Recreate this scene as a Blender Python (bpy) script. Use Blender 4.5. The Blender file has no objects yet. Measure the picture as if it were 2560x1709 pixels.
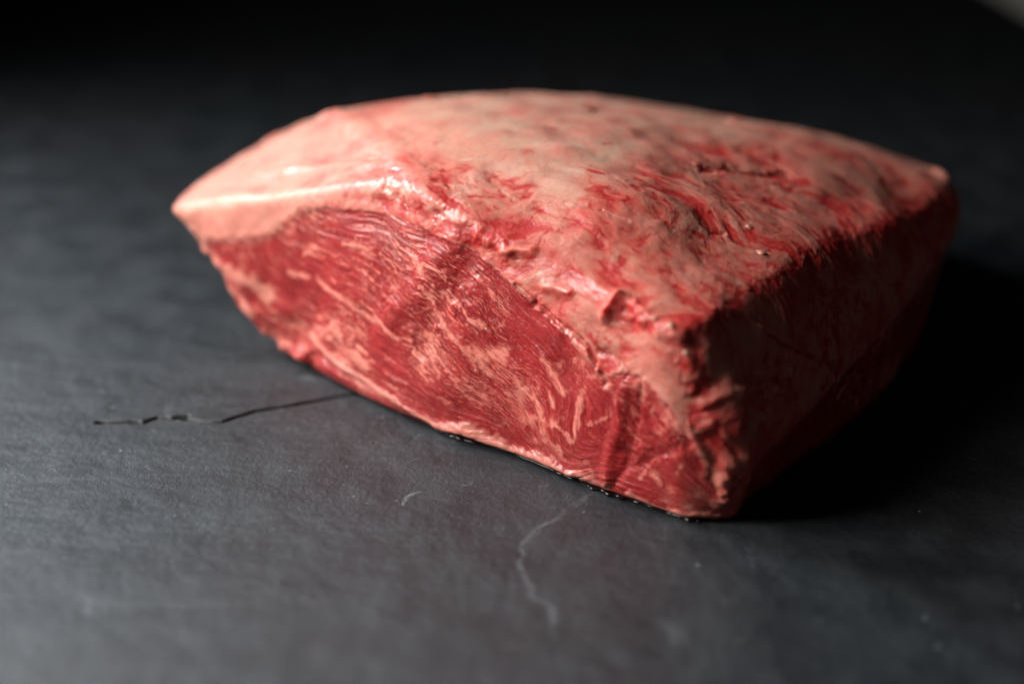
import bpy, math
import numpy as np

# ------------------------------------------------------------------ camera, light, exposure
sc = bpy.context.scene
col = sc.collection
CAM_H, PITCH = 0.264, 24.0
cd = bpy.data.cameras.new('camera'); cam = bpy.data.objects.new('camera', cd); col.objects.link(cam)
cam.location = (0, 0, CAM_H); cam.rotation_euler = (math.radians(90 - PITCH), 0, 0)
cd.lens = 50; cd.sensor_width = 36; cd.clip_start = 0.01; cd.clip_end = 50
cd.dof.use_dof = True; cd.dof.focus_distance = 0.535; cd.dof.aperture_fstop = 2.6
sc.camera = cam

w = bpy.data.worlds.new('World'); sc.world = w; w.use_nodes = True
w.node_tree.nodes['Background'].inputs[0].default_value = (0.8, 0.9, 1, 1)
w.node_tree.nodes['Background'].inputs[1].default_value = 0.0025

def area(name, loc, target, sx, sy, power, colr, spread=180):
    l = bpy.data.lights.new(name, 'AREA'); l.shape = 'RECTANGLE'; l.size = sx; l.size_y = sy
    l.energy = power; l.color = colr; l.spread = math.radians(spread)
    o = bpy.data.objects.new(name, l); col.objects.link(o); o.location = loc
    d = np.array(target) - np.array(loc)
    from mathutils import Vector
    o.rotation_euler = Vector(d).to_track_quat('-Z', 'Y').to_euler()
    return o
area('window_light', (-0.60, 0.40, 0.44), (0.0, 0.55, 0.04), 0.32, 0.32, 4.7, (1.0, 0.96, 0.91), 110)
area('window_pane_light', (-0.90, 1.00, 0.75), (-0.16, 0.36, 0.0), 0.35, 0.35, 3.9, (0.84, 0.93, 1.0), 70)
area('room_fill', (0.70, -0.25, 0.65), (0.10, 0.55, 0.05), 0.6, 0.6, 0.36, (1.0, 0.93, 0.88))
area('floor_fill', (2.1, 5.6, 2.2), (2.1, 5.7, -0.8), 0.8, 0.8, 4.5, (1.0, 0.97, 0.9), 110)  # unseen lamp added to brighten the floor beyond the slab
vs = sc.view_settings
vs.view_transform = 'Standard'; vs.look = 'None'; vs.exposure = 0; vs.gamma = 1; vs.use_curve_mapping = False
try:
    sc.cycles.use_denoising = True
    sc.cycles.max_bounces = 5; sc.cycles.diffuse_bounces = 2; sc.cycles.glossy_bounces = 2; sc.cycles.transmission_bounces = 1
except Exception:
    pass

# ------------------------------------------------------------------ numeric helpers
def lattice(seed):
    return np.random.RandomState(seed).rand(64, 64, 64).astype(np.float32) * 2 - 1
_L = [lattice(7 + i) for i in range(3)]

def noise(P, freq, seed=0):
    """smooth value noise in -1..1 at points P (n,3)"""
    q = P * freq + np.array([seed * 7.13, seed * 3.71, seed * 11.9])
    i = np.floor(q).astype(np.int64); f = (q - i).astype(np.float32)
    f = f * f * f * (f * (f * 6 - 15) + 10)
    L = _L[seed % 3]
    x0, y0, z0 = (i % 64).T; x1, y1, z1 = (x0 + 1) % 64, (y0 + 1) % 64, (z0 + 1) % 64
    fx, fy, fz = f.T
    a = L[x0, y0, z0] * (1 - fx) + L[x1, y0, z0] * fx
    b = L[x0, y1, z0] * (1 - fx) + L[x1, y1, z0] * fx
    c = L[x0, y0, z1] * (1 - fx) + L[x1, y0, z1] * fx
    d = L[x0, y1, z1] * (1 - fx) + L[x1, y1, z1] * fx
    return (a * (1 - fy) + b * fy) * (1 - fz) + (c * (1 - fy) + d * fy) * fz

def fbm(P, freq, octv=4, seed=0, gain=0.5):
    s = 0; a = 1.0; t = 0
    for k in range(octv):
        s = s + a * noise(P, freq * 2.03 ** k, seed + k); t += a; a *= gain
    return s / t

def worley(P, freq, seed=0):
    """F1, F2 distances and a per-cell random value"""
    q = P * freq; i = np.floor(q).astype(np.int64); f = q - i
    r = np.random.RandomState(seed).rand(32, 32, 32, 4)
    n = len(P); F1 = np.full(n, 9.0); F2 = np.full(n, 9.0); cv = np.zeros(n)
    for dx in (-1, 0, 1):
        for dy in (-1, 0, 1):
            for dz in (-1, 0, 1):
                R = r[(i[:, 0] + dx) % 32, (i[:, 1] + dy) % 32, (i[:, 2] + dz) % 32]
                d = np.sqrt((f[:, 0] - dx - R[:, 0]) ** 2 + (f[:, 1] - dy - R[:, 1]) ** 2 + (f[:, 2] - dz - R[:, 2]) ** 2)
                m = d < F1
                F2 = np.where(m, F1, np.minimum(F2, d)); cv = np.where(m, R[:, 3], cv); F1 = np.where(m, d, F1)
    return F1, F2, cv

def sstep(a, b, x):
    t = np.clip((x - a) / (b - a), 0, 1); return t * t * (3 - 2 * t)

def seg_dist(P, poly):
    """distance from points to a polyline, and the fraction along it"""
    poly = np.asarray(poly, float)
    best = np.full(len(P), 1e9); frac = np.zeros(len(P)); n = len(poly) - 1
    if n == 0:
        return np.linalg.norm(P - poly[0], axis=1), frac
    for k in range(n):
        a, b = poly[k], poly[k + 1]; ab = b - a
        t = np.clip(((P - a) @ ab) / (ab @ ab + 1e-12), 0, 1)
        d = np.linalg.norm(P - a - t[:, None] * ab, axis=1)
        m = d < best
        best = np.where(m, d, best); frac = np.where(m, (k + t) / n, frac)
    return best, frac

def near(P, poly, reach):
    poly = np.asarray(poly, float)
    lo, hi = poly.min(0) - reach, poly.max(0) + reach
    return np.nonzero(((P > lo) & (P < hi)).all(1))[0]

def tps_fit(X, v, lam=1e-9):
    X = np.asarray(X, float); v = np.asarray(v, float); n = len(X)
    d = np.linalg.norm(X[:, None] - X[None], axis=2)
    K = np.where(d > 0, d * d * np.log(d + 1e-12), 0) + lam * np.eye(n)
    Q = np.hstack([np.ones((n, 1)), X]); A = np.block([[K, Q], [Q.T, np.zeros((3, 3))]])
    s = np.linalg.solve(A, np.concatenate([v, np.zeros(3)]))
    def f(Y):
        o = np.empty(len(Y))
        for k in range(0, len(Y), 100000):
            y = Y[k:k + 100000]
            d2 = ((y[:, None] - X[None]) ** 2).sum(2)
            o[k:k + 100000] = (0.5 * d2 * np.log(d2 + 1e-20)) @ s[:n] + s[n] + y @ s[n + 1:]
        return o
    return f

# ------------------------------------------------------------------ the shape of the beef
# stations round the piece: rim of the fat cap, lower edge of the face, line of contact
ST = [
 # rim                      lower edge                 contact
 ((-.1508, .6114, .0590), (-.1500, .6125, .0515), (-.1020, .6050, 0)),   # tip
 ((-.1335, .5980, .0655), (-.1380, .6030, .0455), (-.1000, .5950, 0)),
 ((-.1064, .5768, .0745), (-.1230, .5905, .0190), (-.0990, .5850, 0)),
 ((-.0771, .5545, .0850), (-.0985, .5740, .0035), (-.0930, .5740, 0)),
 ((-.0502, .5345, .0940), (-.0689, .5395, .0030), (-.0670, .5420, 0)),
 ((-.0270, .5160, .0930), (-.0304, .5045, .0030), (-.0290, .5070, 0)),
 ((-.0040, .4990, .0850), ( .0009, .4830, .0030), ( .0020, .4855, 0)),
 (( .0180, .4810, .0790), ( .0299, .4585, .0030), ( .0310, .4610, 0)),
 (( .0380, .4610, .0760), ( .0541, .4410, .0030), ( .0545, .4440, 0)),
 (( .0530, .4430, .0745), ( .0670, .4345, .0040), ( .0670, .4375, 0)),   # corner
 (( .0610, .4430, .0740), ( .0760, .4325, .0130), ( .0745, .4370, 0)),
 (( .0813, .4673, .0725), ( .0890, .4430, .0240), ( .0850, .4490, 0)),
 (( .1065, .4963, .0750), ( .1201, .4865, .0291), ( .1139, .4836, 0)),
 (( .1407, .5384, .0719), ( .1556, .5338, .0369), ( .1423, .5186, 0)),
 (( .1778, .5907, .0663), ( .1850, .5800, .0430), ( .1680, .5600, 0)),
 (( .2030, .6341, .0656), ( .2030, .6200, .0470), ( .1880, .6050, 0)),
 (( .1980, .6780, .0580), ( .2050, .6900, .0300), ( .1950, .6800, 0)),
 (( .1600, .7220, .0550), ( .1720, .7430, .0250), ( .1650, .7300, 0)),
 (( .1000, .7750, .0580), ( .1020, .7800, .0250), ( .0980, .7650, 0)),
 (( .0200, .7800, .0580), ( .0200, .7850, .0250), ( .0200, .7700, 0)),
 ((-.0550, .7550, .0600), (-.0560, .7580, .0250), (-.0500, .7400, 0)),
 ((-.1180, .7050, .0665), (-.1150, .7050, .0300), (-.0900, .6900, 0)),
 ((-.1480, .6650, .0570), (-.1420, .6650, .0400), (-.1050, .6500, 0)),
]
ST = np.array(ST)
FA = np.array([-.099, .571, 0]); FD = np.array([.7884, -.6152, 0]); FN = np.array([-.6152, -.7884, 0])   # cut face frame
CEN = np.array([.035, .630, 0])

def periodic_spline(V, t, tt):
    """Catmull-Rom with chord parameter through periodic knots"""
    n = len(V); T = t[-1]
    Vp = np.concatenate([V[-2:], V, V[:3]]); tp = np.concatenate([t[n - 2:n] - T, t[:n], t[:3] + T])
    M = np.zeros_like(Vp)
    d = (Vp[1:] - Vp[:-1]) / (tp[1:] - tp[:-1])[:, None]
    h = tp[1:] - tp[:-1]
    M[1:-1] = (d[:-1] * h[1:, None] + d[1:] * h[:-1, None]) / (h[1:] + h[:-1])[:, None]
    k = np.clip(np.searchsorted(tp, tt, side='right') - 1, 1, len(tp) - 3)
    u = ((tt - tp[k]) / h[k])[:, None]; hk = h[k][:, None]
    return ((2*u**3 - 3*u*u + 1) * Vp[k] + (u**3 - 2*u*u + u) * hk * M[k] + (-2*u**3 + 3*u*u) * Vp[k + 1] + (u**3 - u*u) * hk * M[k + 1])

def body():
    n = len(ST)
    R = ST[:, 0]
    t = np.concatenate([[0], np.cumsum(np.linalg.norm(np.roll(R, -1, 0)[:, :2] - R[:, :2], axis=1))])
    # columns: dense along what is seen, sparse behind
    brk = [0, t[16], t[22], t[23]]
    tt = np.concatenate([np.arange(0, t[16], .00042), np.arange(t[16], t[22], .0022), np.arange(t[22], t[23], .001)])
    c = len(tt)
    Rm, Lw, Ct = (periodic_spline(ST[:, k], t, tt) for k in range(3))
    Ct[:, 2] = 0.0; Lw[:, 2] = np.maximum(Lw[:, 2], .001)
    # height of the top
    pts = [(p[0], p[1], p[2]) for p in Rm[::8]]
    pts += [(0, .60, .1035), (.05, .53, .0980), (.10, .60, .0905), (-.05, .62, .0985), (-.10, .64, .0850), (0, .67, .0950), (.09, .67, .0865),
            (.02, .72, .0810), (-.03, .57, .1030), (.03, .50, .0930), (.10, .53, .0835), (.15, .60, .0790), (.16, .67, .0730), (-.06, .69, .0850)]
    pts = np.array(pts)
    ztop = tps_fit(pts[:, :2] * 10, pts[:, 2])
    N1 = 600
    prof = np.empty((c, 0, 3))
    a = np.linspace(0, 1, 40)[None, :, None]
    under = Ct[:, None] * (1 - a) + Lw[:, None] * a
    under[:, :, 2] -= 0.10 * (a * (1 - a))[..., 0] * Lw[:, 2:3]
    b = np.linspace(0, 1, 220)[None, :, None]
    faceP = Lw[:, None] * (1 - b) + Rm[:, None] * b
    out = (Rm + Lw) / 2 - CEN; out[:, 2] = 0; out /= np.linalg.norm(out, axis=1)[:, None]
    faceP = faceP + out[:, None] * (0.0035 * 4 * b * (1 - b))
    e = np.linspace(0, .9995, 400)[None, :, None]
    top = Rm[:, None] * (1 - e) + (CEN + [0, 0, .1])[None, None] * e
    top[:, :, 2] = ztop(top[:, :, :2].reshape(-1, 2) * 10).reshape(c, -1)
    pr = np.concatenate([under, faceP[:, 1:], top[:, 1:]], 1)
    # uniform arclength along every profile
    ds = np.linalg.norm(np.diff(pr, axis=1), axis=2); S = np.concatenate([np.zeros((c, 1)), np.cumsum(ds, 1)], 1)
    g = np.linspace(0, 1, N1)
    P = np.empty((c, N1, 3))
    for k in range(c):
        for d in range(3):
            P[k, :, d] = np.interp(g * S[k, -1], S[k], pr[k, :, d])
    # round the edges: gaussian along the profile, then along the columns
    idx = np.arange(N1); step = S[:, -1].mean() / N1
    def gm(n, sig, per=False):
        d = np.abs(np.arange(n)[:, None] - np.arange(n)[None])
        if per: d = np.minimum(d, n - d)
        G = np.exp(-.5 * (d / sig) ** 2); return G / G.sum(1)[:, None]
    G = gm(N1, .0024 / step); end = P[:, -1:].copy(); st0 = P[:, :1].copy()
    P = np.einsum('ij,cjd->cid', G, P, optimize=True)
    k9, k16 = np.searchsorted(tt, t[10]), np.searchsorted(tt, t[15])
    ww = np.clip(np.minimum((np.arange(c) - k9) / 60., (k16 - np.arange(c)) / 60.), 0, 1)[:, None, None]
    P = P * (1 - ww) + ww * np.einsum('ij,cjd->cid', gm(N1, .0065 / step), P, optimize=True)
    P[:, :1] = st0; P[:, :1, 2] = 0
    P[:, :, 2] = np.maximum(P[:, :, 2], 0)
    # bottom rings towards the centre
    bq = np.linspace(.02, .96, 10)[None, :, None]
    bot = (CEN[None, None] * (1 - bq) + P[:, :1] * bq); bot[:, :, 2] = 0.0002
    iL = S[:, 39] / S[:, -1] * (N1 - 1) + 10; iR = S[:, 258] / S[:, -1] * (N1 - 1) + 10
    return np.concatenate([bot, P], 1), c, N1 + 10, iL, iR, np.searchsorted(tt, t[:23])

GRID, NC, NR, IL, IR, KST = body()
V0 = GRID.reshape(-1, 3)
def quads():
    i = np.arange(NC)[:, None]; j = np.arange(NR - 1)[None]
    a = i * NR + j; b = ((i + 1) % NC) * NR + j
    return np.stack([a, b, b + 1, a + 1], -1).reshape(-1, 4)
QU = quads()
def grid_normals(V):
    G = V.reshape(NC, NR, 3)
    du = np.roll(G, -1, 0) - np.roll(G, 1, 0); dv = np.gradient(G, axis=1)
    n = np.cross(du, dv); l = np.linalg.norm(n, axis=2, keepdims=True)
    return (n / np.maximum(l, 1e-15)).reshape(-1, 3)
N0 = grid_normals(V0)

# ------------------------------------------------------------------ marks on the meat, as points on its surface
# FEAT-BEGIN
FEAT = {
 'marble': [
  ([(-.0169,.4965,.0386),(-.0099,.4922,.0397),(-.0036,.4882,.0421)],3.32),
  ([(-.0118,.4930,.0363),(-.0101,.4915,.0333)],3.33),
  ([(.0023,.4826,.0324),(.0091,.4766,.0265),(.0112,.4744,.0155)],1.80),
  ([(.0111,.4745,.0193),(.0159,.4705,.0209),(.0213,.4657,.0168)],1.95),
  ([(.0259,.4644,.0407),(.0245,.4639,.0290),(.0229,.4643,.0169)],1.43),
  ([(.0136,.4734,.0327),(.0147,.4720,.0274)],1.29),
  ([(-.0250,.5055,.0603),(-.0167,.4984,.0517),(-.0102,.4937,.0487)],1.16),
  ([(-.0312,.5081,.0495),(-.0220,.5002,.0412),(-.0148,.4950,.0371)],1.18),
  ([(-.0169,.5026,.0702),(-.0083,.4957,.0643),(-.0045,.4924,.0610)],0.98),
  ([(-.0953,.5663,.0435),(-.0813,.5535,.0453),(-.0670,.5384,.0407),(-.0533,.5254,.0385),(-.0463,.5188,.0349)],1.43),
  ([(-.0683,.5432,.0653),(-.0610,.5367,.0666),(-.0559,.5318,.0647)],1.58),
  ([(-.0400,.5192,.0698),(-.0374,.5166,.0677),(-.0349,.5138,.0644)],2.20),
  ([(-.0880,.5603,.0540),(-.0826,.5558,.0592)],1.46),
  ([(-.0823,.5539,.0189),(-.0792,.5503,.0241),(-.0858,.5578,.0226)],1.48),
  ([(.0110,.4774,.0455),(.0145,.4735,.0385),(.0180,.4699,.0344)],1.28),
  ([(.0015,.4831,.0320),(.0065,.4788,.0272)],1.31),
  ([(-.0439,.5172,.0402),(-.0381,.5122,.0392),(-.0339,.5086,.0370)],0.86),
  ([(-.0327,.5070,.0314),(-.0294,.5040,.0250)],1.03),
  ([(-.0215,.4999,.0408),(-.0177,.4968,.0367),(-.0150,.4946,.0318)],1.01),
  ([(.0500,.4435,.0150),(.0532,.4412,.0130)],1.24),
  ([(.0579,.4366,.0193),(.0591,.4356,.0231)],0.91),
  ([(.0281,.4607,.0253),(.0340,.4566,.0311)],0.95),
 ],
 'seam': [
  ([(-.1411,.6039,.0492),(-.1365,.6062,.0391),(-.1263,.5906,.0352),(-.1145,.5811,.0330),(-.1071,.5764,.0295)],3.88),
  ([(-.0885,.5611,.0170),(-.0757,.5464,.0124),(-.0558,.5266,.0085),(-.0324,.5064,.0043)],1.45),
  ([(-.1255,.5913,.0267),(-.1200,.5868,.0231),(-.1144,.5837,.0179)],1.75),
  ([(-.0298,.5046,.0034),(-.0191,.4963,.0057),(-.0107,.4913,.0040),(.0013,.4842,.0018),(.0213,.4669,.0023),(.0341,.4563,.0023)],2.85),
  ([(.0424,.4499,.0028),(.0544,.4423,.0018),(.0658,.4357,.0026),(.0740,.4361,.0024)],1.40),
 ],
 'groove': [
  ([(.0454,.4493,.0503),(.0447,.4489,.0397),(.0432,.4490,.0277),(.0404,.4505,.0126),(.0370,.4532,.0051)],1.87,0.8),
  ([(.0456,.4467,.0176),(.0552,.4383,.0269),(.0601,.4351,.0325)],2.14,1.0),
  ([(.0084,.4837,.0640),(.0201,.4728,.0581),(.0271,.4660,.0538),(.0332,.4591,.0444)],1.10,1.6),
  ([(-.0142,.5031,.0779),(-.0181,.5031,.0691),(-.0238,.5043,.0581),(-.0318,.5080,.0464),(-.0364,.5103,.0344)],4.69,0.9),
  ([(.0761,.5551,.0940),(.0901,.5645,.0909),(.1000,.5661,.0883),(.1153,.5740,.0849)],2.88,1.2),
  ([(.0876,.4671,.0648),(.0925,.4673,.0592),(.1035,.4735,.0502),(.1111,.4797,.0441),(.1161,.4843,.0395)],0.96,1.2),
  ([(.0244,.5048,.0940),(.0278,.5044,.0945),(.0335,.5020,.0939)],0.65,0.35),
  ([(.0335,.5020,.0939),(.0401,.4986,.0919),(.0443,.4969,.0906)],0.64,0.35),
  ([(.0013,.4901,.0686),(.0083,.4841,.0651)],0.97,1.2),
  ([(-.0862,.5590,.0092),(-.0686,.5390,.0077),(-.0581,.5290,.0059)],1.29,1.2),
  ([(-.0497,.5345,.0931),(-.0453,.5292,.0899),(-.0409,.5251,.0884)],1.02,0.8),
  ([(.0719,.5059,.0867),(.0758,.5046,.0851),(.0794,.5050,.0842)],0.65,1.5),
  ([(-.0229,.5196,.0947),(-.0175,.5217,.0958),(-.0132,.5229,.0965)],0.67,0.3),
  ([(-.0047,.5209,.0962),(.0010,.5148,.0939),(.0027,.5132,.0934)],0.66,0.3),
  ([(.0307,.4630,.0539),(.0358,.4587,.0542),(.0408,.4536,.0506)],1.24,1.0),
 ],
 'ridge': [
  ([(-.0227,.5097,.0824),(-.0269,.5103,.0744),(-.0358,.5134,.0588),(-.0473,.5207,.0447),(-.0550,.5262,.0288)],5.79,1.3),
  ([(.0397,.4536,.0443),(.0382,.4534,.0325),(.0361,.4540,.0181),(.0346,.4548,.0073)],2.51,1.2),
  ([(.0377,.4631,.0761),(.0352,.4630,.0719),(.0329,.4642,.0678)],2.31,3.0),
  ([(.0451,.4495,.0494),(.0542,.4385,.0447),(.0618,.4348,.0368),(.0655,.4337,.0285)],1.96,1.0),
  ([(-.0300,.5055,.0021),(-.0194,.4967,.0047),(-.0106,.4915,.0031),(.0015,.4836,.0024),(.0220,.4660,.0027)],2.03,1.6),
  ([(-.0129,.5043,.0840),(-.0057,.4991,.0818),(-.0012,.4950,.0787)],2.28,1.6),
  ([(-.0023,.4961,.0797),(.0068,.4916,.0819)],1.93,2.0),
  ([(.0117,.4834,.0715),(.0203,.4767,.0719)],1.90,1.6),
  ([(.0736,.4368,.0499),(.0851,.4501,.0469),(.0938,.4577,.0437),(.0975,.4597,.0390)],2.15,1.5),
  ([(-.1442,.6043,.0599),(-.1056,.5760,.0730),(-.0765,.5539,.0832),(-.0534,.5369,.0918)],4.01,0.3),
  ([(-.0896,.5634,.0068),(-.0917,.5662,.0055)],3.81,1.5),
  ([(-.0823,.6524,.0895),(-.0612,.6018,.0957),(-.0478,.5612,.0979),(-.0385,.5316,.0963),(-.0310,.5200,.0933)],6.90,2.0),
  ([(-.1100,.6030,.0768),(-.0930,.5937,.0829),(-.0761,.5796,.0883),(-.0571,.5558,.0941)],2.23,0.7),
  ([(-.0880,.6481,.0885),(-.0813,.6491,.0903)],2.85,1.2),
  ([(-.0403,.6559,.0960),(-.0365,.6555,.0964)],1.84,1.6),
  ([(.1012,.6440,.0890),(.1029,.6424,.0889)],1.82,1.5),
  ([(-.1206,.6794,.0698),(-.1162,.6861,.0708)],2.58,1.5),
  ([(.1991,.6414,.0661),(.2010,.6338,.0660)],2.84,2.0),
  ([(-.1187,.5865,.0199),(-.1093,.5819,.0103)],2.34,2.0),
  ([(-.1011,.5763,.0057),(-.0897,.5637,.0057)],2.69,3.0),
  ([(-.1383,.6067,.0412),(-.1306,.5952,.0367)],1.96,1.5),
 ],
 'corner': [
  ([(.0352,.4630,.0719),(.0461,.4484,.0720),(.0570,.4412,.0696),(.0618,.4376,.0573),(.0684,.4342,.0422),(.0731,.4325,.0264),(.0757,.4329,.0123)],2.40),
  ([(.0583,.4419,.0714),(.0701,.4536,.0728),(.0852,.4746,.0721),(.1070,.4994,.0740),(.1220,.5167,.0729),(.1409,.5403,.0707),(.1600,.5666,.0681),(.1780,.5920,.0653),(.1940,.6157,.0656)],2.04),
 ],
 'nodule': [
  ([(.0905,.5130,.0831)],1.50),
  ([(.0931,.4985,.0787)],2.11),
  ([(.0486,.4470,.0745)],1.19),
  ([(.0535,.4426,.0722)],1.48),
  ([(.0588,.4395,.0641)],1.33),
  ([(.0567,.4391,.0611)],1.33),
 ],
 'flake': [
  ([(-.0205,.5409,.1011),(-.0171,.5418,.1016),(-.0133,.5412,.1018)],1.03),
  ([(.0372,.5142,.0974),(.0384,.5151,.0974)],0.49),
 ],
 'fleck': [
  ([(-.0363,.5136,.0580)],0.68),
  ([(-.0398,.5149,.0486)],0.51),
  ([(-.0103,.4939,.0494)],0.66),
  ([(-.0150,.4945,.0314)],0.50),
 ],
 'blood_glow': [
  ([(-.0121,.5422,.1021),(-.0020,.5471,.1035),(.0076,.5446,.1033),(.0112,.5392,.1025),(.0216,.5339,.1016),(.0286,.5301,.1009),(.0349,.5258,.0998)],0.68),
  ([(.0485,.5276,.0980),(.0551,.5228,.0956),(.0617,.5171,.0926)],1.51),
  ([(.0625,.5109,.0908),(.0601,.4999,.0882)],2.12),
  ([(.0094,.5015,.0885),(.0149,.4978,.0879)],0.97),
  ([(-.0039,.4994,.0844),(.0010,.5002,.0862),(.0064,.4976,.0857)],0.97),
  ([(.0307,.4894,.0868),(.0313,.4888,.0865)],1.91),
  ([(.0392,.4809,.0829),(.0398,.4804,.0828)],1.89),
  ([(-.0329,.5346,.0981),(-.0315,.5333,.0980)],1.02),
  ([(-.0152,.5184,.0946),(-.0106,.5176,.0944)],1.00),
  ([(.0366,.5568,.1026),(.0438,.5614,.1017),(.0518,.5684,.1003)],1.07),
  ([(.0090,.5775,.1048),(.0181,.5772,.1044)],1.27),
  ([(.0652,.5219,.0926),(.0702,.5160,.0898),(.0724,.5131,.0885)],1.50),
  ([(.0806,.5225,.0881),(.0863,.5204,.0859),(.0887,.5162,.0843)],0.84),
  ([(.0621,.4988,.0872),(.0667,.5000,.0863),(.0711,.4977,.0844)],1.46),
  ([(.1074,.5281,.0809),(.1159,.5220,.0771)],1.36),
  ([(.1308,.5354,.0742),(.1355,.5351,.0719)],1.22),
  ([(.0747,.4772,.0767),(.0783,.4761,.0753)],1.73),
  ([(.0964,.4921,.0757),(.1017,.4928,.0737)],1.29),
  ([(.1328,.5210,.0660),(.1379,.5231,.0614)],2.40),
  ([(.1487,.5843,.0764),(.1561,.5857,.0739)],2.62),
  ([(.1878,.6241,.0694),(.1894,.6280,.0692)],2.79),
  ([(.1894,.6030,.0628),(.1870,.6022,.0640)],1.94),
  ([(.1235,.6020,.0859),(.1282,.5991,.0846)],1.71),
  ([(.1375,.5366,.0713),(.1129,.5051,.0733),(.0951,.4850,.0729)],1.33),
  ([(.0786,.5565,.0934),(.1011,.5669,.0881),(.1152,.5726,.0848)],2.16),
  ([(.0755,.4765,.0763),(.0774,.4758,.0755)],2.19),
  ([(.0816,.4731,.0730),(.0877,.4762,.0717)],1.88),
  ([(.1167,.4852,.0398),(.1225,.4914,.0350)],2.14),
  ([(.0988,.4617,.0397),(.1021,.4644,.0356)],2.21),
  ([(.1316,.5120,.0573),(.1416,.5177,.0446)],1.37),
  ([(.1332,.5203,.0649),(.1379,.5231,.0614)],1.71),
  ([(.0876,.4671,.0648),(.0925,.4673,.0592),(.1035,.4735,.0502),(.1111,.4797,.0441)],0.95),
  ([(-.1357,.6571,.0644),(-.1232,.6865,.0675),(-.1049,.6675,.0790)],3.39),  # this and the next mark: red rim glow of the silhouette, painted in
  ([(-.0852,.6456,.0896),(-.0720,.6587,.0909),(-.0532,.6327,.0974)],1.82),
  ([(-.1256,.6235,.0714),(-.1236,.6295,.0727)],2.79),
  ([(-.1144,.6181,.0767),(-.1060,.6175,.0807)],1.57),
  ([(-.0910,.6003,.0848),(-.0808,.5892,.0875)],1.51),
  ([(-.1281,.5908,.0543),(-.1274,.5904,.0562)],1.53),
  ([(.0286,.4666,.0617),(.0345,.4607,.0587)],1.55),
  ([(.0389,.4610,.0754),(.0404,.4589,.0752)],0.91),
  ([(.0091,.4926,.0834),(.0140,.4987,.0881)],0.81),
  ([(.0446,.4500,.0501),(.0429,.4495,.0305),(.0398,.4508,.0098)],1.55),
  ([(.0084,.4837,.0640),(.0201,.4728,.0581),(.0271,.4660,.0538),(.0332,.4591,.0444)],1.26),
  ([(.0605,.4413,.0698),(.0628,.4400,.0660),(.0654,.4366,.0542)],1.48),
  ([(.0563,.4392,.0610),(.0593,.4384,.0599)],1.19),
  ([(.0264,.4681,.0599),(.0352,.4586,.0509),(.0413,.4531,.0499)],1.40),
 ],
 'pale': [
  ([(-.0224,.5221,.0957),(-.0063,.5317,.0999),(.0073,.5241,.0984),(.0167,.5189,.0978)],5.69),
  ([(.0077,.5491,.1039),(.0268,.5538,.1035)],2.79),
  ([(.0894,.5125,.0833),(.0915,.5154,.0833)],1.00),
  ([(.0902,.4982,.0794),(.0949,.4987,.0783)],1.46),
  ([(.0206,.5065,.0939),(.0278,.5051,.0948)],0.81),
  ([(.0357,.5008,.0933),(.0443,.4969,.0906)],0.97),
  ([(-.1442,.6047,.0604),(-.1056,.5760,.0730),(-.0766,.5541,.0834),(-.0498,.5339,.0922),(-.0355,.5218,.0912),(-.0218,.5099,.0850)],2.48),  # highlight along the lit crest of the fat, painted as paler colour
  ([(.0166,.5340,.1016),(.0250,.5280,.1006)],1.69),
  ([(.0619,.4544,.0750),(.0623,.4522,.0748)],0.90),
  ([(.0821,.4784,.0750),(.0841,.4779,.0741)],0.95),
  ([(.0762,.4391,.0505),(.0939,.4576,.0433)],2.44),
 ],
}
FIBRES = [
  [(-0.0442,0.0462),(-0.0254,0.0213),(0.0058,0.0078),(0.0519,0.0041),(0.0954,0.0023),(0.1348,0.0029),(0.1721,0.0025),(0.2075,0.0015)],
  [(-0.0251,0.0510),(-0.0013,0.0317),(0.0344,0.0217),(0.0716,0.0146),(0.1066,0.0080),(0.1376,0.0035),(0.1685,0.0021)],
  [(-0.0084,0.0544),(0.0173,0.0423),(0.0542,0.0361),(0.0867,0.0268),(0.1130,0.0174),(0.1355,0.0089),(0.1526,0.0025)],
  [(0.0026,0.0624),(0.0347,0.0567),(0.0671,0.0487),(0.0960,0.0382),(0.1172,0.0273),(0.1401,0.0158),(0.1588,0.0039)],
  [(0.0132,0.0710),(0.0449,0.0684),(0.0781,0.0620),(0.1052,0.0528),(0.1285,0.0395),(0.1502,0.0263),(0.1672,0.0108)],
  [(0.0287,0.0775),(0.0637,0.0795),(0.0918,0.0755),(0.1154,0.0654),(0.1373,0.0521),(0.1594,0.0377),(0.1763,0.0192)],
  [(0.0681,0.0838),(0.1034,0.0794),(0.1314,0.0653),(0.1534,0.0527),(0.1744,0.0405),(0.1873,0.0244)],
  [(0.1719,0.0451),(0.1912,0.0474),(0.2071,0.0362),(0.2164,0.0152)],
]
LEAN = [(-0.0432,0.0490),(-0.0193,0.0539),(-0.0079,0.0573),(0.0028,0.0655),(0.0184,0.0750),(0.0337,0.0794),(0.0634,0.0831),(0.0821,0.0817),(0.1034,0.0790),(0.1201,0.0728),(0.1376,0.0636),(0.1525,0.0568),(0.1677,0.0471),(0.1757,0.0478),(0.1831,0.0511),(0.1910,0.0500),(0.2036,0.0437),(0.2117,0.0337),(0.2155,0.0241),(0.2191,0.0140),(0.2199,0.0038),(.24,-.02),(.0,-.02),(-.03,-.005),(-.06,.03)]
# FEAT-END

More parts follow.
